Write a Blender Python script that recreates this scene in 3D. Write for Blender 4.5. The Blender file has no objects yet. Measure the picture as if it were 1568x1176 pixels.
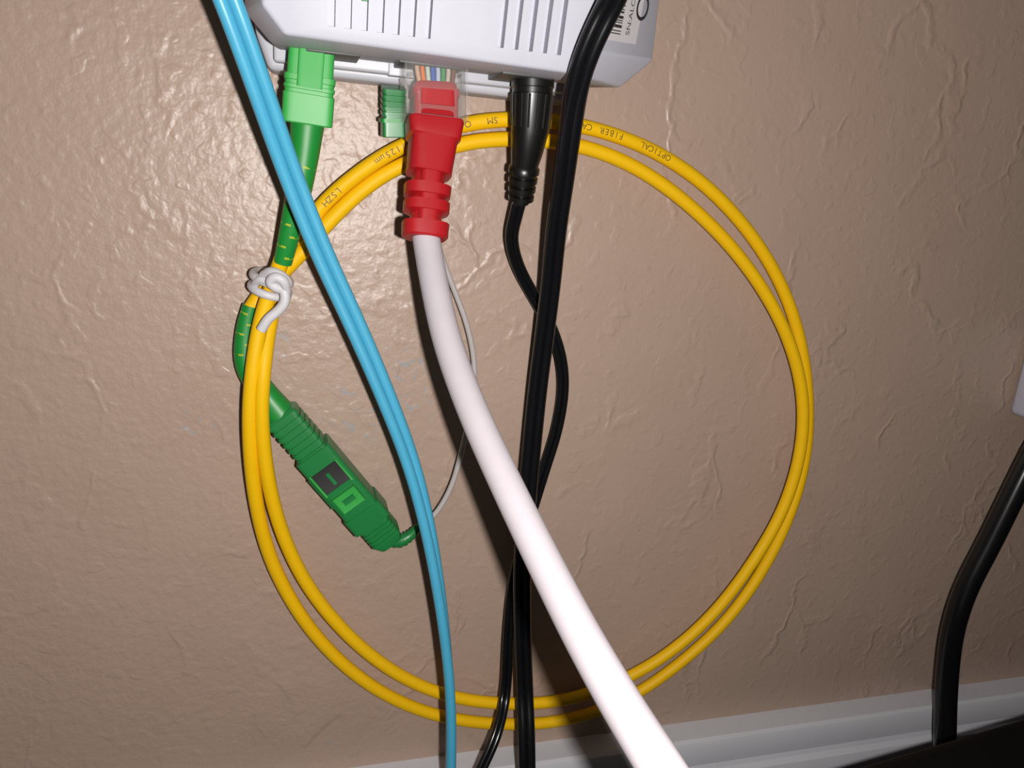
import bpy, bmesh, math
from mathutils import Vector, Matrix

sc = bpy.context.scene
sc.view_settings.view_transform = 'Standard'
sc.view_settings.look = 'None'

# ---------------------------------------------------------------- survey frame
F_PX, CX, CY = 1150.0, 784.0, 588.0          # survey in a 1568 wide grid
ey = Vector((-324, 338, -1150)).normalized()
ex = Vector((4080, 0, -1150)); ex = (ex - ex.dot(ey)*ey).normalized()
ez = ex.cross(ey).normalized()
D = 0.175
ZC = 0.245
CAM = Vector((0, -D, ZC))
R = Matrix((ex, ey, ez))                      # cam -> world

def P(x, y, h):
    """point h millimetres off the wall"""
    v = R @ Vector((x-CX, -(y-CY), -F_PX))
    return CAM + v * ((D - h*0.001)/v.y)

def W(x, h, z):
    """mm, relative to camera foot on the wall"""
    return Vector((x*0.001, -h*0.001, ZC + z*0.001))

# ---------------------------------------------------------------- materials
def mat(name, col, rough=0.4, metal=0, spec=0.5, noise=0.04, nscale=300, bump=0.0, alpha=1.0, coat=0.0, trans=0):
    m = bpy.data.materials.new(name); m.use_nodes = True
    nt = m.node_tree; b = nt.nodes['Principled BSDF']
    b.inputs['Roughness'].default_value = rough
    b.inputs['Metallic'].default_value = metal
    b.inputs['Specular IOR Level'].default_value = spec
    b.inputs['Coat Weight'].default_value = coat
    b.inputs['Alpha'].default_value = alpha
    b.inputs['Transmission Weight'].default_value = trans
    tc = nt.nodes.new('ShaderNodeTexCoord')
    n = nt.nodes.new('ShaderNodeTexNoise'); n.inputs['Scale'].default_value = nscale
    n.inputs['Detail'].default_value = 3
    nt.links.new(tc.outputs['Object'], n.inputs['Vector'])
    mx = nt.nodes.new('ShaderNodeMix'); mx.data_type = 'RGBA'
    mx.inputs[6].default_value = (*[c*(1-noise) for c in col], 1)
    mx.inputs[7].default_value = (*[min(1, c*(1+noise)) for c in col], 1)
    nt.links.new(n.outputs['Fac'], mx.inputs[0])
    nt.links.new(mx.outputs[2], b.inputs['Base Color'])
    if bump:
        bp = nt.nodes.new('ShaderNodeBump'); bp.inputs['Distance'].default_value = bump
        nt.links.new(n.outputs['Fac'], bp.inputs['Height'])
        nt.links.new(bp.outputs['Normal'], b.inputs['Normal'])
    return m

M_white = mat('white_abs', (0.47, 0.47, 0.535), 0.5, spec=.35)
M_plate = mat('white_cradle', (0.50, 0.50, 0.55), 0.42)
M_label = mat('label_paper', (0.56, 0.53, 0.54), 0.6, spec=.3)
M_ink = mat('black_ink', (0.02, 0.02, 0.02), 0.6)
M_port = mat('port_dark', (0.06, 0.06, 0.06), 0.5)
M_yellow = mat('yellow_jacket', (0.82, 0.475, 0.003), 0.5, spec=.22)
M_print = mat('jacket_print', (0.10, 0.06, 0.01), 0.6)
M_blue = mat('aqua_jacket', (0.065, 0.35, 0.53), 0.36)
M_eth = mat('white_pvc', (0.50, 0.455, 0.49), 0.5, spec=.3)
M_thin = mat('white_fiber_jacket', (0.45, 0.41, 0.40), 0.4)
M_red = mat('red_boot_rubber', (0.36, 0.007, 0.011), 0.4)
M_lgreen = mat('light_green_plastic', (0.038, 0.34, 0.062), 0.42, spec=.35)
M_green = mat('green_boot_rubber', (0.008, 0.22, 0.03), 0.42)
M_dgreen = mat('green_coupler_plastic', (0.013, 0.18, 0.045), 0.36)
M_mark = mat('boot_slit', (0.35, 0.42, 0.02), 0.5)
M_black = mat('black_pvc', (0.005, 0.005, 0.006), 0.22)
M_blackm = mat('black_molded', (0.005, 0.005, 0.005), 0.33)
M_box = mat('black_case_plastic', (0.0015, 0.0015, 0.002), 0.6, nscale=900, bump=0.0001, spec=.15)
M_tie = mat('white_string', (0.60, 0.58, 0.61), 0.5, nscale=1500)
M_clear = mat('clear_polycarbonate', (0.55, 0.53, 0.51), 0.06, alpha=0.17, spec=0.9)
M_trim = mat('trim_paint', (0.60, 0.60, 0.64), 0.4, nscale=60, bump=0.0002)
M_floor = mat('dark_floor', (0.035, 0.028, 0.022), 0.5, nscale=40)
WIRES = [mat('wire_'+n, c, 0.4) for n, c in [
    ('white_orange', (0.55, 0.33, 0.22)), ('orange', (0.65, 0.16, 0.02)), ('white_green', (0.45, 0.55, 0.45)),
    ('blue', (0.02, 0.09, 0.40)), ('white_blue', (0.40, 0.48, 0.62)), ('green', (0.015, 0.25, 0.06)),
    ('white_brown', (0.48, 0.40, 0.33)), ('brown', (0.15, 0.05, 0.02))]]

def wall_mat():
    m = bpy.data.materials.new('textured_wall_paint'); m.use_nodes = True
    nt = m.node_tree; N = nt.nodes; L = nt.links; b = N['Principled BSDF']
    tc = N.new('ShaderNodeTexCoord')
    def noise(scale, det=2, rough=0.5, dist=0.0, vec=None):
        n = N.new('ShaderNodeTexNoise'); n.inputs['Scale'].default_value = scale
        n.inputs['Detail'].default_value = det; n.inputs['Roughness'].default_value = rough
        n.inputs['Distortion'].default_value = dist
        L.new(vec or tc.outputs['Object'], n.inputs['Vector']); return n.outputs['Fac']
    def math_(op, a, b_=None, c=None, clamp=False):
        n = N.new('ShaderNodeMath'); n.operation = op; n.use_clamp = clamp
        for i, v in enumerate((a, b_, c)):
            if v is None: continue
            if isinstance(v, (int, float)): n.inputs[i].default_value = v
            else: L.new(v, n.inputs[i])
        return n.outputs[0]
    def ramp(v, a, c):
        n = N.new('ShaderNodeMapRange'); n.interpolation_type = 'SMOOTHSTEP'
        n.inputs[1].default_value = a; n.inputs[2].default_value = c
        L.new(v, n.inputs[0]); return n.outputs[0]
    def dist_to(c):
        d = N.new('ShaderNodeVectorMath'); d.operation = 'DISTANCE'; d.inputs[1].default_value = c
        L.new(tc.outputs['Object'], d.inputs[0]); return d.outputs['Value']
    # wobble coordinates for vein-like roller ridges
    wn = N.new('ShaderNodeTexNoise'); wn.inputs['Scale'].default_value = 60; wn.inputs['Detail'].default_value = 3
    L.new(tc.outputs['Object'], wn.inputs['Vector'])
    sub = N.new('ShaderNodeVectorMath'); sub.operation = 'SUBTRACT'; sub.inputs[1].default_value = (.5, .5, .5)
    L.new(wn.outputs['Color'], sub.inputs[0])
    scl = N.new('ShaderNodeVectorMath'); scl.operation = 'SCALE'; scl.inputs['Scale'].default_value = 0.024
    L.new(sub.outputs[0], scl.inputs[0])
    add = N.new('ShaderNodeVectorMath'); add.operation = 'ADD'
    L.new(tc.outputs['Object'], add.inputs[0]); L.new(scl.outputs[0], add.inputs[1])
    mp = N.new('ShaderNodeMapping'); mp.inputs['Scale'].default_value = (1.0, 1.0, 0.5)
    L.new(add.outputs[0], mp.inputs['Vector'])
    vo = N.new('ShaderNodeTexVoronoi'); vo.feature = 'DISTANCE_TO_EDGE'; vo.inputs['Scale'].default_value = 42
    L.new(mp.outputs[0], vo.inputs['Vector'])
    ridge = math_('SUBTRACT', 1.0, ramp(vo.outputs['Distance'], 0.0, 0.06))
    mask = ramp(noise(50, 2), 0.46, 0.60)
    ridge = math_('MULTIPLY', ridge, mask)
    lumps = noise(400, 2, 0.5, 0.0)
    blobs = ramp(noise(250, 1, 0.4, 0.2), 0.56, 0.68)
    fine = noise(1000, 2)
    big = noise(30, 1)
    # orange-peel is heavier toward the left of this stretch of wall
    sep = N.new('ShaderNodeSeparateXYZ'); L.new(tc.outputs['Object'], sep.inputs[0])
    left = math_('SUBTRACT', 1.0, ramp(sep.outputs['X'], -0.01, 0.06))
    amp = math_('MULTIPLY_ADD', left, 0.18, 0.10)
    h = math_('MULTIPLY', lumps, amp)
    rs = math_('MULTIPLY_ADD', left, -0.10, 0.22)
    h = math_('ADD', h, math_('MULTIPLY', ridge, rs))
    h = math_('MULTIPLY_ADD', blobs, 0.07, h)
    h = math_('MULTIPLY_ADD', fine, 0.035, h)
    h = math_('MULTIPLY_ADD', big, 0.45, h)
    # curved trowel edge low on the wall
    arc = ramp(dist_to(P(600, 1190, 0)), .0262, .0276)
    arc = math_('MULTIPLY', arc, math_('SUBTRACT', 1.0, ramp(dist_to(P(455, 1090, 0)), .007, .015)))
    h = math_('MULTIPLY_ADD', arc, 0.45, h)
    bp = N.new('ShaderNodeBump'); bp.inputs['Strength'].default_value = 1.0
    bp.inputs['Distance'].default_value = 0.0010
    L.new(h, bp.inputs['Height']); L.new(bp.outputs['Normal'], b.inputs['Normal'])
    mx = N.new('ShaderNodeMix'); mx.data_type = 'RGBA'
    mx.inputs[6].default_value = (0.39, 0.278, 0.217, 1); mx.inputs[7].default_value = (0.435, 0.315, 0.25, 1)
    L.new(noise(45, 3), mx.inputs[0])
    out = mx.outputs[2]
    # little scuffs where the top coat chipped to a pale blue coat
    chips = ramp(noise(420, 3, 0.6, 1.0), 0.57, 0.61)
    tot = None
    for px, py, rr in ((550, 630, .011), (625, 590, .012), (305, 645, .005), (505, 1143, .003), (430, 535, .005)):
        f = math_('SUBTRACT', 1.0, ramp(dist_to(P(px, py, 0)), rr*0.4, rr))
        tot = f if tot is None else math_('MAXIMUM', tot, f)
    cm = math_('MULTIPLY', math_('MULTIPLY', chips, tot), 0.6)
    mx2 = N.new('ShaderNodeMix'); mx2.data_type = 'RGBA'
    L.new(cm, mx2.inputs[0]); L.new(out, mx2.inputs[6]); mx2.inputs[7].default_value = (0.27, 0.33, 0.38, 1)
    L.new(mx2.outputs[2], b.inputs['Base Color'])
    b.inputs['Roughness'].default_value = 0.40
    b.inputs['Specular IOR Level'].default_value = 0.5
    return m
M_wall = wall_mat()

# ---------------------------------------------------------------- helpers
def empty(name, loc=(0, 0, 0)):
    o = bpy.data.objects.new(name, None); o.empty_display_size = 0.01
    sc.collection.objects.link(o); return o

def finish(name, bm, material, parent=None, smooth=35):
    me = bpy.data.meshes.new(name)
    bmesh.ops.recalc_face_normals(bm, faces=bm.faces)
    bm.to_mesh(me); bm.free()
    if isinstance(material, (list, tuple)):
        for m in material: me.materials.append(m)
    else: me.materials.append(material)
    o = bpy.data.objects.new(name, me); sc.collection.objects.link(o)
    if smooth:
        me.shade_smooth(); me.set_sharp_from_angle(angle=math.radians(smooth))
    if parent: o.parent = parent
    return o

def crom(pts, n=10, smooth=2):
    p = [pts[0]*2-pts[1]] + list(pts) + [pts[-1]*2-pts[-2]]
    out = []
    for i in range(1, len(p)-2):
        a, b, c, d = p[i-1:i+3]
        t0 = 0; t1 = t0+max((b-a).length, 1e-6)**.5; t2 = t1+max((c-b).length, 1e-6)**.5; t3 = t2+max((d-c).length, 1e-6)**.5
        for k in range(n):
            t = t1+(t2-t1)*k/n
            A1 = a*((t1-t)/(t1-t0))+b*((t-t0)/(t1-t0)); A2 = b*((t2-t)/(t2-t1))+c*((t-t1)/(t2-t1)); A3 = c*((t3-t)/(t3-t2))+d*((t-t2)/(t3-t2))
            B1 = A1*((t2-t)/(t2-t0))+A2*((t-t0)/(t2-t0)); B2 = A2*((t3-t)/(t3-t1))+A3*((t-t1)/(t3-t1))
            out.append(B1*((t2-t)/(t2-t1))+B2*((t-t1)/(t2-t1)))
    out.append(pts[-1].copy())
    for _ in range(smooth*6):
        q = [v.copy() for v in out]
        for i in range(1, len(out)-1): out[i] = q[i]*.5+(q[i-1]+q[i+1])*.25
    return out

def frames(path, ref=Vector((0, -1, 0))):
    fr = []
    n = len(path)
    for i in range(n):
        T = (path[min(i+1, n-1)]-path[max(i-1, 0)]).normalized()
        Nn = (ref - ref.dot(T)*T)
        Nn.normalize(); B = T.cross(Nn).normalized()
        fr.append((path[i], T, Nn, B))
    return fr

def ringtube(bm, rings, cap=True):
    vs = [[bm.verts.new(p) for p in r] for r in rings]
    n = len(vs[0])
    for a, b in zip(vs, vs[1:]):
        for k in range(n):
            bm.faces.new((a[k], a[(k+1) % n], b[(k+1) % n], b[k]))
    if cap:
        bm.faces.new(vs[0][::-1]); bm.faces.new(vs[-1])

def tube(name, pts, r, material, parent=None, off=None, n=10, smooth=2, seg=18, raw=False, ref=Vector((0, -1, 0))):
    """off: list of fn(f)->(b,n) strand offsets in m"""
    path = pts if raw else crom(pts, n, smooth)
    fr = frames(path, ref); bm = bmesh.new()
    for o in (off or [lambda f: (0, 0)]):
        rings = []
        for i, (c, T, Nn, B) in enumerate(fr):
            f = i/(len(fr)-1); ob, on = o(f)
            rr = r(f) if callable(r) else r
            cc = c+B*ob+Nn*on
            rings.append([cc+(B*math.cos(a)+Nn*math.sin(a))*rr for a in [2*math.pi*k/seg for k in range(seg)]])
        ringtube(bm, rings)
    return finish(name, bm, material, parent, 60)

def sampler(pts, n=16, smooth=1):
    path = crom(pts, n, smooth)
    L = [0]
    for a, b in zip(path, path[1:]): L.append(L[-1]+(b-a).length)
    fr = frames(path)
    def at(s):
        s *= L[-1]
        for i in range(len(L)-1):
            if L[i+1] >= s or i == len(L)-2:
                t = (s-L[i])/max(L[i+1]-L[i], 1e-9)
                c = path[i].lerp(path[i+1], t)
                T = fr[i][1].lerp(fr[i+1][1], max(0, min(1, t))).normalized()
                Nn = fr[i][2]; Nn = (Nn-Nn.dot(T)*T).normalized(); return c, T, Nn, T.cross(Nn)
    at.length = L[-1]
    return at

def loft(name, at, secs, material, parent=None, n=40, smooth=35, side=0.0):
    """secs: (s, width_mm, thick_mm, exponent)"""
    bm = bmesh.new(); rings = []
    for s_ in secs:
        s, w, t, e = s_[:4]
        du, dn = (s_[4], s_[5]) if len(s_) > 4 else (0, 0)
        c, T, Nn, B = at(s)
        r = []
        for k in range(n):
            a = 2*math.pi*(k+.5)/n
            ca, sa = math.cos(a), math.sin(a)
            u = math.copysign(abs(ca)**(2/e), ca)*w*.0005+du*.001
            v = math.copysign(abs(sa)**(2/e), sa)*t*.0005+dn*.001
            r.append(c+B*u+Nn*v)
        rings.append(r)
    ringtube(bm, rings)
    return finish(name, bm, material, parent, smooth)

def obox(name, c, X, Y, Z, size, material, parent=None, bevel=0.0):
    bm = bmesh.new(); bmesh.ops.create_cube(bm, size=1)
    Mx = Matrix((X, Y, Z)).transposed()
    for v in bm.verts:
        v.co = c + Mx @ Vector((v.co.x*size[0], v.co.y*size[1], v.co.z*size[2]))
    if bevel:
        bmesh.ops.bevel(bm, geom=list(bm.edges), offset=bevel, segments=3, affect='EDGES', profile=.5)
    return finish(name, bm, material, parent, 35)

AX = (Vector((1, 0, 0)), Vector((0, 1, 0)), Vector((0, 0, 1)))
def mmbox(name, x0, x1, h0, h1, z0, z1, material, parent=None, bevel=0.0):
    c = W((x0+x1)/2, (h0+h1)/2, (z0+z1)/2)
    return obox(name, c, *AX, ((x1-x0)*.001, (h1-h0)*.001, (z1-z0)*.001), material, parent, bevel)

def wbox(name, a, b, material, parent=None, bevel=0):
    a = Vector(a); b = Vector(b)
    return obox(name, (a+b)/2, *AX, tuple(b-a), material, parent, bevel)

# ---------------------------------------------------------------- room
wbox('wall_back', (-1.3, 0, 0), (1.5, 0.10, 1.6), M_wall)
wbox('floor', (-1.3, -1.8, -0.05), (1.5, 0.10, 0), M_floor)
# baseboard profile extruded along x
ztop = P(1568, 1062, 8).z
zt_ = ztop*1000
prof = [(0, 0), (12, 0), (12, zt_-14), (11.0, zt_-11), (9.6, zt_-9.8), (9.0, zt_-8.4), (9.2, zt_-7), (8.9, zt_-2), (8.3, zt_-.6), (7.2, zt_), (0, zt_)]
bm = bmesh.new()
ringtube(bm, [[Vector((x, -h*.001, z*.001)) for h, z in prof] for x in (-1.3, 1.5)])
finish('baseboard_back', bm, M_trim, None, 25)

# ---------------------------------------------------------------- fibre modem
modem = empty('fiber_modem')
K = 0.2
def hf(z): return 34+(z-20)*K
R0 = [(-8, 26, 8), (-4, 21, 8), (62, 20.8, 8), (68, 26, 8), (68, 110, 8), (-8, 110, 8)]
R1 = [(-9.5, 25, 22), (-5, 20.3, 22), (63, 19.7, 22), (69.5, 25.5, 22), (69.5, 112, 22), (-9.5, 112, 22)]
R2 = [(-6, 24.3, hf(24.3)), (-2.5, 20.3, hf(20.3)), (47.5, 19.6, hf(19.6)), (51.5, 23.6, hf(23.6)), (51.5, 108, hf(108)), (-6, 108, hf(108))]
bm = bmesh.new()
ringtube(bm, [[W(x, h, z) for x, z, h in r] for r in (R0, R1, R2)])
bmesh.ops.bevel(bm, geom=list(bm.edges), offset=0.0006, segments=3, affect='EDGES', profile=.5)
shell = finish('shell', bm, M_white, modem, 30)
bm = bmesh.new()
xs = [5+2.68*i for i in range(7)]+[34.2+2.7*i for i in range(5)]
for x in xs:
    a = []
    for z in (22.4, 60):
        hh = hf(z)
        a.append([W(x-.68, hh+3, z), W(x+.68, hh+3, z), W(x+.55, hh-2.4, z), W(x-.55, hh-2.4, z)])
    ringtube(bm, a)
cut = finish('vent_cutter', bm, M_white, modem, 0)
md = shell.modifiers.new('vents', 'BOOLEAN'); md.object = cut; md.operation = 'DIFFERENCE'; md.solver = 'EXACT'
bpy.context.view_layer.update()
dg = bpy.context.evaluated_depsgraph_get()
nm = bpy.data.meshes.new_from_object(shell.evaluated_get(dg))
shell.modifiers.clear(); shell.data = nm; nm.set_sharp_from_angle(angle=math.radians(30))
bpy.data.objects.remove(cut, do_unlink=True)
for i, x in enumerate(xs[:3]):  # green strips laid in the first slots for the green glimpsed inside
    bm = bmesh.new(); a = []
    for z in (27.2, 50):
        hh = hf(z)
        a.append([W(x-.5, hh-1.6, z), W(x+.5, hh-1.6, z), W(x+.5, hh-2.5, z), W(x-.5, hh-2.5, z)])
    ringtube(bm, a); finish('green_glimpse_%d' % i, bm, M_lgreen, modem, 0)
# wall cradle
bm = bmesh.new()
CR = [(-8.5, 24), (-6, 17.2), (57, 16.9), (58.5, 18.5), (66, 30), (66, 105), (-8.5, 105)]
ringtube(bm, [[W(x, h, z) for x, z in CR] for h in (0.5, 9)])
bmesh.ops.bevel(bm, geom=list(bm.edges), offset=0.0012, segments=3, affect='EDGES', profile=.5)
finish('wall_cradle', bm, M_plate, modem, 30)
mmbox('rear_rail', -5, 56, 8, 11.5, 18.6, 26, M_plate, modem, .0006)
mmbox('sc_port_recess', 1.0, 10.8, 11.5, 21, 19.9, 24, M_port, modem, .0002)
mmbox('ethernet_port_recess', 18, 30.6, 11.5, 21, 19.8, 24, M_port, modem, .0002)
mmbox('power_port_recess', 37.5, 48, 12, 24, 19.5, 24, M_port, modem, .0002)
mmbox('ethernet_port_frame', 17, 31.8, 9.5, 12, 18.3, 24, M_plate, modem, .0003)
# label on the right bevel
a0 = W(51.5, hf(24), 24); a1 = W(69.5, 22, 26); up = (W(51.5, hf(108), 108)-a0).normalized()
X = (a1-a0).normalized(); nrm = X.cross(up).normalized()
if nrm.y > 0: nrm = -nrm
Y = nrm.cross(X).normalized()
def L_(u, v, w=0): return a0+X*u*.001+Y*v*.001+nrm*w*.001
obox('serial_label', L_(9.0, 20, .06), X, Y, nrm, (.0105, .036, .00012), M_label, modem)
import random
random.seed(4)
bm = bmesh.new(); v = 3.2
while v < 36:
    t = random.choice((.18, .18, .32, .5)); 
    q = bmesh.ops.create_cube(bm, size=1)['verts']
    Mx = Matrix((X, Y, nrm)).transposed()
    for vv in q: vv.co = L_(6.4, v+t/2, .14)+Mx @ Vector((vv.co.x*.0034, vv.co.y*t*.001, vv.co.z*.00005))
    v += t+random.choice((.2, .3, .45))
finish('barcode', bm, M_ink, modem, 0)

def glyph_mesh(ch, size):
    cu = bpy.data.curves.new('t', 'FONT'); cu.body = ch; cu.size = size; cu.align_x = 'CENTER'; cu.align_y = 'CENTER'
    o = bpy.data.objects.new('t', cu); sc.collection.objects.link(o)
    bpy.context.view_layer.update()
    me = bpy.data.meshes.new_from_object(o.evaluated_get(bpy.context.evaluated_depsgraph_get()))
    bpy.data.objects.remove(o, do_unlink=True)
    return me
def add_glyph(bm, ch, size, o, gx, gy):
    me = glyph_mesh(ch, size)
    vs = [bm.verts.new(o+gx*v.co.x+gy*v.co.y) for v in me.vertices]
    for p in me.polygons:
        try: bm.faces.new([vs[i] for i in p.vertices])
        except ValueError: pass
    bpy.data.meshes.remove(me)
bm = bmesh.new()
add_glyph(bm, 'SN:ALCLB24F0', .0019, L_(10.6, 9.3, .16), Y, -X)
add_glyph(bm, 'O', .0062, L_(14.4, 8.5, .2), Y, -X)
finish('label_print', bm, M_ink, modem, 0)

# ---------------------------------------------------------------- yellow fibre patch cable
yc = empty('yellow_fiber_patch_cable')
ypx = [(436, 385, 13), (427, 410, 12), (416, 440, 10), (400, 490, 10), (388, 560, 11), (382, 650, 10.5), (392, 770, 7), (420, 870, 4), (480, 970, 3), (560, 1045, 3), (650, 1090, 3),
 (750, 1108, 3), (860, 1104, 3), (960, 1070, 3), (1038, 1018, 3), (1112, 950, 3), (1168, 872, 3), (1209, 788, 3), (1233, 700, 3), (1237, 610, 3), (1225, 520, 3),
 (1198, 440, 3), (1152, 362, 3.2), (1085, 288, 3.5), (1010, 236, 4), (930, 203, 5), (850, 186, 5.5), (770, 183, 5.5), (700, 193, 5.5), (615, 224, 5.5), (548, 266, 5.5),
 (490, 318, 5), (455, 370, 4.5), (430, 430, 4.5), (414, 490, 7), (404, 560, 11), (400, 630, 11), (408, 720, 9), (430, 810, 6.5), (470, 895, 5), (530, 970, 5), (600, 1027, 5), (675, 1062, 5),
 (760, 1077, 5), (860, 1073, 5), (945, 1045, 5.3), (1020, 1003, 5.8), (1090, 942, 6.2), (1150, 865, 6.4), (1198, 782, 6.4), (1224, 700, 6.4), (1230, 620, 6.4), (1216, 545, 6.3),
 (1184, 470, 6), (1130, 390, 5.5), (1062, 320, 5), (990, 266, 4.8), (920, 233, 4.8), (850, 217, 5), (770, 213, 5), (700, 222, 5), (615, 253, 5), (560, 287, 5), (505, 338, 5.5), (450, 400, 6),
 (405, 443, 4.6), (383, 474, 4.8)]
YR = 0.00165
ypath = crom([P(*p) for p in ypx], 10, 2)
tube('jacket', ypath, YR, M_yellow, yc, raw=True)
# print
bm = bmesh.new()
half = ypath[:len(ypath)//2]
for px, py, word in ((1022, 246, 'OPTICAL'), (953, 212, 'FIBER'), (898, 190, 'CABLE'), (757, 184, 'SM'), (716, 190, 'O'), (628, 218, '9/125um'), (520, 290, 'LSZH')):
    t = P(px, py, 6)
    i = min(range(20, len(half)), key=lambda k: (half[k]-t).length)
    dist = 0; ci = 0; prev = half[i]
    for ch in word:
        while dist < ci*.00125 and i < len(half)-2:
            i += 1; dist += (half[i]-prev).length; prev = half[i]
        over = dist-ci*.00125
        T = (half[i+1]-half[i-1]).normalized()
        Nn = Vector((0, -1, 0)); Nn = (Nn-Nn.dot(T)*T).normalized()
        o = half[i]-T*over+Nn*(YR+.00003)
        add_glyph(bm, ch, .0019, o, T, Nn.cross(T))
        ci += 1
finish('jacket_print', bm, M_print, yc, 0)
# SC/APC plug into modem
at = sampler([P(480, 45, 16), P(478, 70, 16), P(474, 130, 16), P(470, 190, 15.5)])
loft('sc_connector', at, [(0, 8.4, 7.6, 9), (.30, 8.4, 7.6, 9), (.305, 8.4, 7.6, 9), (.50, 8.5, 7.6, 9), (.505, 9.4, 8.6, 9), (.56, 9.4, 8.6, 9), (.565, 9, 8.2, 9), (.60, 9, 8.2, 9), (.605, 9.4, 8.6, 9),
   (.64, 9.4, 8.6, 9), (.645, 9, 8.2, 9), (.68, 9, 8.2, 9), (.685, 9.5, 8.7, 9), (.985, 9.5, 8.7, 9), (1, 9, 8.2, 9)], M_lgreen, yc)
c, T, Nn, B = at(.56)
loft('sc_key', at, [(.12, 4.6, 1.2, 8, 0, 4.0), (.62, 4.6, 1.2, 8, 0, 4.3)], M_lgreen, yc)
def boot(name, pts, w0, w1, mat_, parent, marks=True, steps=0, neck=.0, seg_from=0.3):
    at = sampler([P(*p) for p in pts])
    secs = []
    Nn_ = 40
    for i in range(Nn_+1):
        s = i/Nn_; w = w0+(w1-w0)*s**.8
        if s > seg_from and steps and (int((s-seg_from)*steps) % 2 == 1): w *= .84
        secs.append((s, w, w, 2.2))
    loft(name, at, secs, mat_, parent, 28)
    if marks:
        k = 0
        for s in [seg_from+.08*j for j in range(int((1-seg_from-.04)/.08)+1)]:
            w = w0+(w1-w0)*s**.8
            c, T, Nn, B = at(s)
            sd = .55 if k % 2 else -.55; k += 1
            bm = bmesh.new(); rings = []
            for j in range(9):
                a = math.pi/2-sd*1.1+(j-4)/4*.55
                ct = c+(B*math.cos(a)+Nn*math.sin(a))*(w*.0005+.00001)
                rad = (B*math.cos(a)+Nn*math.sin(a))
                rings.append([ct-T*.00022+rad*.00004, ct+T*.00022+rad*.00004, ct+T*.00022-rad*.0003, ct-T*.00022-rad*.0003])
            ringtube(bm, rings); finish(name+'_slit_%d' % k, bm, M_mark, parent, 0)
    return at
boot('strain_relief', [(471, 186, 15.5), (466, 235, 15.3), (456, 300, 15), (444, 355, 14), (433, 402, 12.5)], 6.6, 3.7, M_green, yc)
boot('strain_relief_far', [(384, 468, 4.9), (376, 505, 4.8), (377, 555, 5), (397, 592, 5.6), (436, 642, 6.6)][::-1], 7.2, 3.5, M_green, yc, True)

# green SC coupler
cp = empty('green_fiber_coupler')
at = sampler([P(428, 632, 6.6), P(475, 685, 6.8), P(535, 755, 6.8), P(598, 828, 6.6)])
def seg_rib(a, b, w, t, n, d=.6):
    out = []
    for i in range(n):
        s0 = a+(b-a)*i/n; s1 = a+(b-a)*(i+.6)/n; s2 = a+(b-a)*(i+.65)/n; s3 = a+(b-a)*(i+.95)/n
        out += [(s0, w, t, 8), (s1, w, t, 8), (s2, w-d, t-d, 8), (s3, w-d, t-d, 8)]
    return out
loft('connector_grip', at, [(0, 6.2, 6, 7)]+seg_rib(.02, .30, 7.8, 7.2, 7)+[(.32, 7.8, 7.2, 8)], M_dgreen, cp)
loft('adapter_sleeve', at, [(.27, 8.6, 8, 9), (.275, 9.0, 8.4, 9), (.80, 9.0, 8.4, 9), (.805, 8.6, 8, 9)], M_dgreen, cp)
loft('adapter_flange', at, [(.70, 9.7, 8.8, 10), (.81, 9.7, 8.8, 10)], M_dgreen, cp)
loft('rear_grip', at, [(.80, 7.4, 7, 8)]+seg_rib(.82, .96, 7.8, 7.2, 5)+[(1, 6, 6, 4)], M_dgreen, cp)
c, T, Nn, B = at(.43)
obox('window', c+Nn*.00425, T, B, Nn, (.0056, .0064, .0004), M_ink, cp, .0001)
obox('window_key', c+Nn*.0045+T*.0002, T, B, Nn, (.0034, .0008, .0004), M_dgreen, cp, .0001)
obox('window_rim', c+Nn*.0045+B*.0035, T, B, Nn, (.0066, .0005, .0006), M_lgreen, cp, .0001)
obox('window_rim_2', c+Nn*.0045-B*.0035, T, B, Nn, (.0066, .0005, .0006), M_lgreen, cp, .0001)
c, T, Nn, B = at(.59)
obox('latch', c+Nn*.0044, T, B, Nn, (.0046, .0060, .0008), M_lgreen, cp, .0003)  # lighter green puts the latch's shiny highlight into its colour
obox('latch_slot', c+Nn*.0048, T, B, Nn, (.0014, .0030, .0003), M_dgreen, cp, .0001)
obox('side_clip', at(.5)[0]+at(.5)[3]*.0047, T, B, Nn, (.009, .0006, .004), M_dgreen, cp, .0002)

# thin white fibre
tf = empty('thin_white_fiber_cable')
atb = sampler([P(592, 822, 6.6), P(612, 828, 6.6), P(628, 820, 6.2), P(642, 805, 6)])
secs = []
for i in range(9):
    w = 4.4-2.1*i/8
    secs += [(i/9, w, w, 2), ((i+.55)/9, w, w, 2), ((i+.6)/9, w-.5, w-.5, 2), ((i+.95)/9, w-.5, w-.5, 2)]
loft('bend_relief_boot', atb, secs, M_dgreen, tf, 24)
tube('jacket', [P(*p) for p in [(634, 814, 6.2), (645, 804, 6), (665, 789, 6), (690, 748, 6), (706, 695, 6), (720, 630, 5), (727, 565, 4), (716, 500, 4), (694, 440, 4), (672, 380, 5), (655, 300, 7), (640, 220, 8), (625, 150, 9.5), (615, 120, 9.5)]], .00068, M_thin, tf)

# green dust cap hanging behind the ethernet plug
dc = empty('green_dust_cap')
at = sampler([P(603, 134, 12.5), P(602, 168, 11.5), P(603, 210, 11)])
loft('cap_body', at, seg_rib(0, .6, 4.8, 5.5, 5, .5)+[(.6, 4.8, 5.5, 8), (.98, 5.0, 5.5, 8), (1, 4.6, 5, 8)], M_dgreen, dc)
loft('cap_lip', at, [(.62, 5.6, 6.2, 8), (.70, 5.6, 6.2, 8)], M_green, dc)

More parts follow.
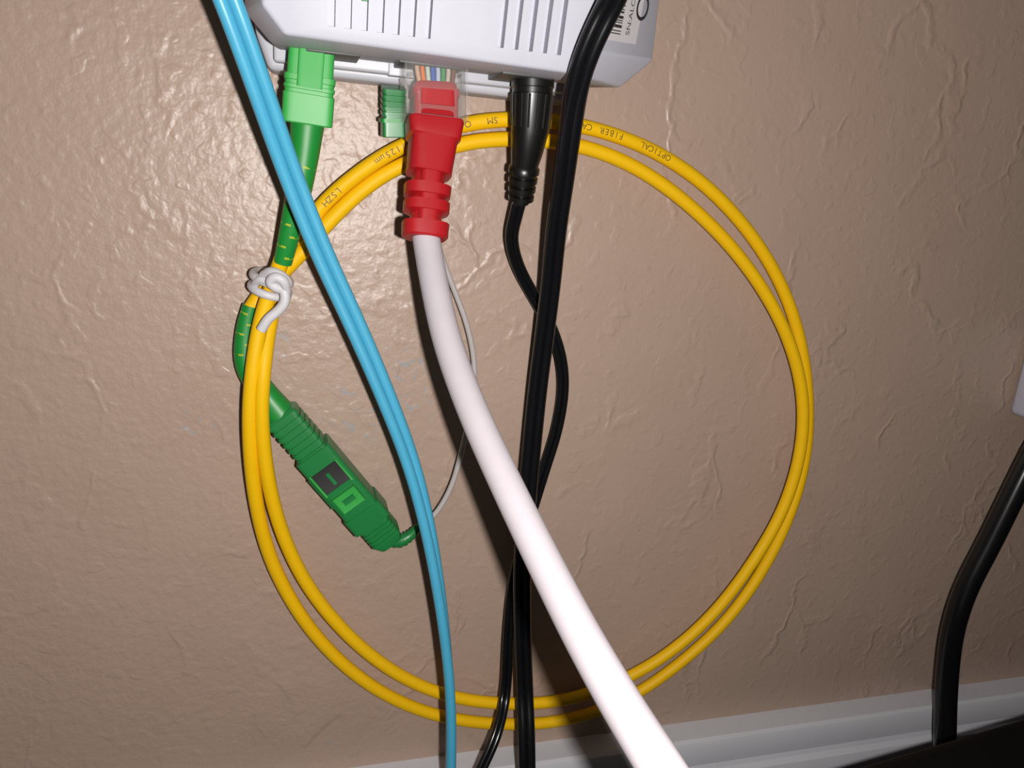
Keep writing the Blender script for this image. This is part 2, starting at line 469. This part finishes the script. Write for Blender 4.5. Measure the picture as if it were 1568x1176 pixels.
# ---------------------------------------------------------------- ethernet cable
et = empty('white_ethernet_cable')
pts = [P(*p) for p in [(651, 352, 25), (656, 385, 27), (664, 430, 31), (684, 520, 40), (722, 625, 52), (772, 735, 65), (828, 850, 78), (888, 968, 91), (955, 1085, 103), (1030, 1205, 114)]]
pts += [W(45, 128, -72), W(62, 134, -96), W(84, 134, -115), W(112, 132, -122), W(150, 130, -122)]
tube('jacket', pts, .00275, M_eth, et, seg=32)
at = sampler([P(663, 82, 17), P(665, 120, 17.5), P(664, 200, 19), P(656, 270, 21.5), P(650, 368, 25.5)])
H = at.length
def s_of(y):   # y in survey px
    best = min(range(401), key=lambda i: abs(((at(i/400)[0]-CAM) @ R).y/(-((at(i/400)[0]-CAM) @ R).z)*F_PX-(CY-y)))
    return best/400
S = {y: s_of(y) for y in (92, 116, 122, 128, 132, 138, 150, 186, 190, 214, 218, 262, 268, 272, 286, 290, 302, 306, 310, 326, 330, 342, 346, 366)}
loft('clear_plug', at, [(S[92]-.02, 11.7, 8, 10), (S[186], 11.8, 8, 10)], M_clear, et)
loft('plug_side_left', at, [(S[92], .6, 8, 8, 5.9, 0), (S[186], .6, 8, 8, 5.9, 0)], M_clear, et)
loft('plug_side_right', at, [(S[92], .6, 8, 8, -5.9, 0), (S[186], .6, 8, 8, -5.9, 0)], M_clear, et)
loft('plug_comb', at, [(S[116]-.005, 10.6, 3.4, 8), (S[116], 10.6, 3.4, 8)], M_clear, et)
loft('boot', at, [(S[128], 7.4, 4.6, 6), (S[132], 8.4, 5.4, 6), (S[138], 8.4, 5.8, 6), (S[138]+.004, 9.2, 6.6, 7), (S[150], 9.4, 7, 7), (S[150]+.004, 8.8, 7, 7), (S[186]-.008, 8.8, 7.3, 7), (S[186]-.004, 10.6, 8.6, 7), (S[190], 11.0, 9, 7), (S[214], 10.2, 8.8, 6),
   (S[218], 9.2, 8.2, 5), (S[262], 8.8, 8, 3.5), (S[268], 8.8, 8, 3.5), (S[272]-.004, 6.4, 6.4, 2.4), (S[286]-.004, 6.4, 6.4, 2.4), (S[286], 9.2, 8, 3), (S[302], 9.0, 7.8, 3), (S[306], 6.2, 6.2, 2.4), (S[310], 6.2, 6.2, 2.4), (S[310]+.004, 9.0, 7.6, 3),
   (S[326], 9.0, 7.6, 3), (S[330], 6.2, 6.2, 2.4), (S[342], 6.2, 6.2, 2.4), (S[342]+.004, 9.2, 7.8, 3), (S[366]-.01, 9.0, 7.6, 3), (S[366], 8.0, 7.0, 2.6)], M_red, et, 44, 30)
loft('boot_bridge', at, [(S[262], 4.6, 7.6, 4), (S[366]-.01, 4.4, 6.9, 4)], M_red, et)
loft('boot_clip', at, [(S[150]-.02, 6.6, 1.2, 6, 0, 3.6), (S[150]+.06, 6.8, 1.2, 6, 0, 3.6), (S[150]+.065, 6.2, .8, 6, 0, 3.4), (S[186]-.01, 6.4, 1.2, 6, 0, 3.8)], M_red, et)
for i in range(8):
    u = (i-3.5)*1.02*-1
    loft('pair_wire_%d' % i, at, [(S[92]-.01, .9, .9, 2, u, 1.4), (S[116]-.01, .9, .9, 2, u, 1.8), (S[132], .9, .9, 2, u*.9, 1.8)], WIRES[i], et, 12)

# ---------------------------------------------------------------- DC power lead
dcl = empty('dc_power_cable')
at = sampler([P(817, 100, 18.5), P(815, 150, 18.5), P(811, 205, 18), P(803, 255, 16.5), P(797, 312, 14)])
secs = [(0, 8.6, 8.6, 2.2)]
secs += [(.02, 8.6, 8.6, 2.2), (.15, 8.6, 8.6, 2.2), (.155, 8.2, 8.2, 2.2), (.19, 8.2, 8.2, 2.2), (.195, 8.6, 8.6, 2.2), (.44, 7.8, 7.8, 2.2), (.60, 6.7, 6.7, 2.1), (.70, 5.8, 5.8, 2)]
for i in range(4):
    s0 = .72+.07*i; w = 6.6-.35*i
    secs += [(s0, w, w, 2), (s0+.035, w, w, 2), (s0+.037, w-2, w-2, 2), (s0+.066, w-2, w-2, 2)]
secs += [(1, 3.6, 3, 2)]
loft('barrel_plug', at, secs, M_blackm, dcl, 36)
for k in range(16):
    a = 2*math.pi*k/16
    loft('grip_ridge_%d' % k, at, [(.20, .5, .5, 2, 4.3*math.cos(a), 4.3*math.sin(a)), (.42, .45, .45, 2, 3.9*math.cos(a), 3.9*math.sin(a))], M_blackm, dcl, 8)
twin = lambda o: [lambda f: (o, 0), lambda f: (-o, 0)]
tube('lead', [P(*p) for p in [(798, 300, 14), (790, 330, 12), (783, 365, 9), (794, 410, 5.5), (818, 455, 4), (843, 500, 4), (859, 550, 4), (862, 600, 4), (852, 660, 4), (835, 715, 4), (818, 770, 4), (800, 830, 4), (785, 900, 5), (778, 980, 7), (774, 1060, 8.5), (762, 1120, 15), (738, 1176, 19), (700, 1250, 23), (670, 1320, 26)]]
     + [W(-5, 30, -215), W(10, 45, -243.4), W(40, 70, -243.4)], .00086, M_black, dcl, off=twin(.00072), seg=12)

# ---------------------------------------------------------------- thick black mains cord
tube('black_power_cord', [P(*p) for p in [(1010, -150, 60), (978, -80, 52), (938, 0, 43), (908, 60, 40), (886, 120, 37), (873, 200, 31), (862, 280, 25), (852, 350, 20), (843, 440, 15), (833, 520, 12.5), (823, 600, 11.5), (814, 690, 11.5), (806, 780, 12), (800, 860, 12), (800, 950, 12), (803, 1050, 12.5), (806, 1120, 18), (807, 1190, 22), (807, 1280, 24), (806, 1370, 26)]]
     + [W(20, 32, -225), W(34, 48, -242.6), W(60, 60, -242.6)], .00136, M_black, None, off=twin(.00098), seg=20)

# ---------------------------------------------------------------- aqua duplex fibre
def tw(sign):
    def g(f):
        a = math.radians(85)*max(0, min(1, (f-.28)/.36))
        return (sign*.00108*math.cos(a), sign*.00108*math.sin(a))
    return g
tube('aqua_duplex_fiber_cable', [P(*p) for p in [(255, -260, 40), (300, -120, 39), (349, 0, 37), (396, 130, 33), (442, 260, 28), (494, 390, 25), (545, 500, 24), (590, 605, 24), (628, 705, 24), (652, 795, 25), (669, 885, 26), (682, 980, 27), (690, 1080, 28), (690, 1180, 29), (686, 1280, 30), (680, 1370, 31)]]
     + [W(-25, 40, -225), W(-20, 60, -243.6), W(10, 90, -243.6)], .00118, M_blue, None, off=[tw(1), tw(-1)], seg=20)

# ---------------------------------------------------------------- string tie
tie = empty('white_string_tie')
def wrap(cx_, cy_, rx, ry, tilt, nm):
    c = P(cx_, cy_, 7.4); T = (P(395, 500, 7)-P(428, 405, 7)).normalized(); Nn = Vector((0, -1, 0)); B = T.cross(Nn).normalized()
    pts = []
    for k in range(25):
        a = 2*math.pi*k/24
        pts.append(c+B*math.cos(a)*rx*.001+Nn*math.sin(a)*ry*.001+T*math.sin(a+.6)*tilt*.001)
    tube(nm, pts, .0009, M_tie, tie, n=3, smooth=0, ref=T, seg=12)
wrap(416, 426, 3.8, 5.0, .6, 'wrap_1'); wrap(415, 435, 3.9, 5.1, -.8, 'wrap_2'); wrap(413, 444, 3.8, 4.9, .5, 'wrap_3')
tube('knot', [P(*p) for p in [(404, 422, 12), (416, 416, 14), (430, 422, 15), (440, 432, 14), (436, 442, 14.2), (422, 440, 14.8), (414, 432, 15), (422, 424, 15.6), (434, 430, 15.6), (438, 446, 14)]], .00105, M_tie, tie, n=8, smooth=1, seg=14)
tube('tail', [P(*p) for p in [(424, 430, 14), (435, 445, 14.5), (436, 462, 14.5), (426, 476, 14.2), (411, 488, 14), (400, 505, 13.5)]], .00105, M_tie, tie, n=8, smooth=1, seg=14)
tube('tail_short', [P(*p) for p in [(412, 432, 13), (398, 428, 12), (390, 436, 10)]], .0009, M_tie, tie, n=8, smooth=1, seg=14)

# ---------------------------------------------------------------- right-hand items
ad = empty('white_power_adapter')
x0 = P(1560, 610, 3).x*1000; zb = (P(1560, 637, 3).z-ZC)*1000
mmbox('housing', x0, x0+42, 0.3, 26, zb, zb+26, M_white, ad, .002)
mmbox('front_panel', x0+10, x0+32, 24, 28, zb+5, zb+21, M_white, ad, .0015)
cable_pts = [P(*p) for p in [(1655, 560, 14), (1622, 622, 14), (1595, 672, 14), (1569, 722, 14), (1543, 775, 14), (1512, 838, 14), (1480, 900, 14), (1459, 965, 14.5), (1450, 1040, 16), (1447, 1110, 19), (1446, 1180, 22)]]
zend = cable_pts[-1]
tube('thick_black_cable', cable_pts+[zend+Vector((0.0, -.004, -.03)), Vector((zend.x-.005, -.03, .015)), Vector((zend.x-.03, -.033, .0037)), Vector((zend.x-.09, -.035, .0036))], .0033, M_black, None, seg=28)

# black case standing on the floor in front of the wall
bb = empty('battery_backup_unit')
TZ = .12
def on(x, y, z):
    v = R @ Vector((x-CX, -(y-CY), -F_PX)); return CAM+v*((z-ZC)/v.z)
e0 = on(1270, 1176, TZ); e1 = on(1568, 1090, TZ)
Xb = (e1-e0).normalized(); Zb = Vector((0, 0, 1)); Yb = Zb.cross(Xb)     # Yb toward wall
Lx, Ly = .36, .14
c = e0+Xb*(Lx/2-.055)-Yb*(Ly/2); c.z = TZ/2+.002
obox('case', c, Xb, Yb, Zb, (Lx, Ly, TZ-.004), M_box, bb, .004)
for sx in (-1, 1):
    for sy in (-1, 1):
        q = c+Xb*sx*(Lx/2-.02)+Yb*sy*(Ly/2-.02); q.z = .003
        obox('foot_%d%d' % (sx, sy), q, Xb, Yb, Zb, (.02, .02, .006), M_blackm, bb, .001)
for i in range(8):
    q = c+Xb*(.05+i*.009)+Zb*((TZ-.004)/2)
    obox('top_rib_%d' % i, q, Xb, Yb, Zb, (.003, .08, .0012), M_box, bb, .0004)

# ---------------------------------------------------------------- camera + lights
cam_d = bpy.data.cameras.new('camera'); cam = bpy.data.objects.new('camera', cam_d); sc.collection.objects.link(cam)
cam_d.sensor_width = 36; cam_d.lens = F_PX/1568*36; cam_d.clip_start = .005; cam_d.clip_end = 20
cam.matrix_world = Matrix.Translation(CAM) @ R.to_4x4()
sc.camera = cam
ld = bpy.data.lights.new('phone_flash', 'POINT'); ld.energy = 1.38; ld.shadow_soft_size = .0018; ld.color = (1.0, .965, .93)
lo = bpy.data.objects.new('phone_flash', ld); sc.collection.objects.link(lo)
lo.location = CAM + R @ Vector((.0110, -.003, 0))
w = bpy.data.worlds.new('world'); sc.world = w; w.use_nodes = True
w.node_tree.nodes['Background'].inputs[0].default_value = (1, .93, .88, 1)
w.node_tree.nodes['Background'].inputs[1].default_value = 0.055
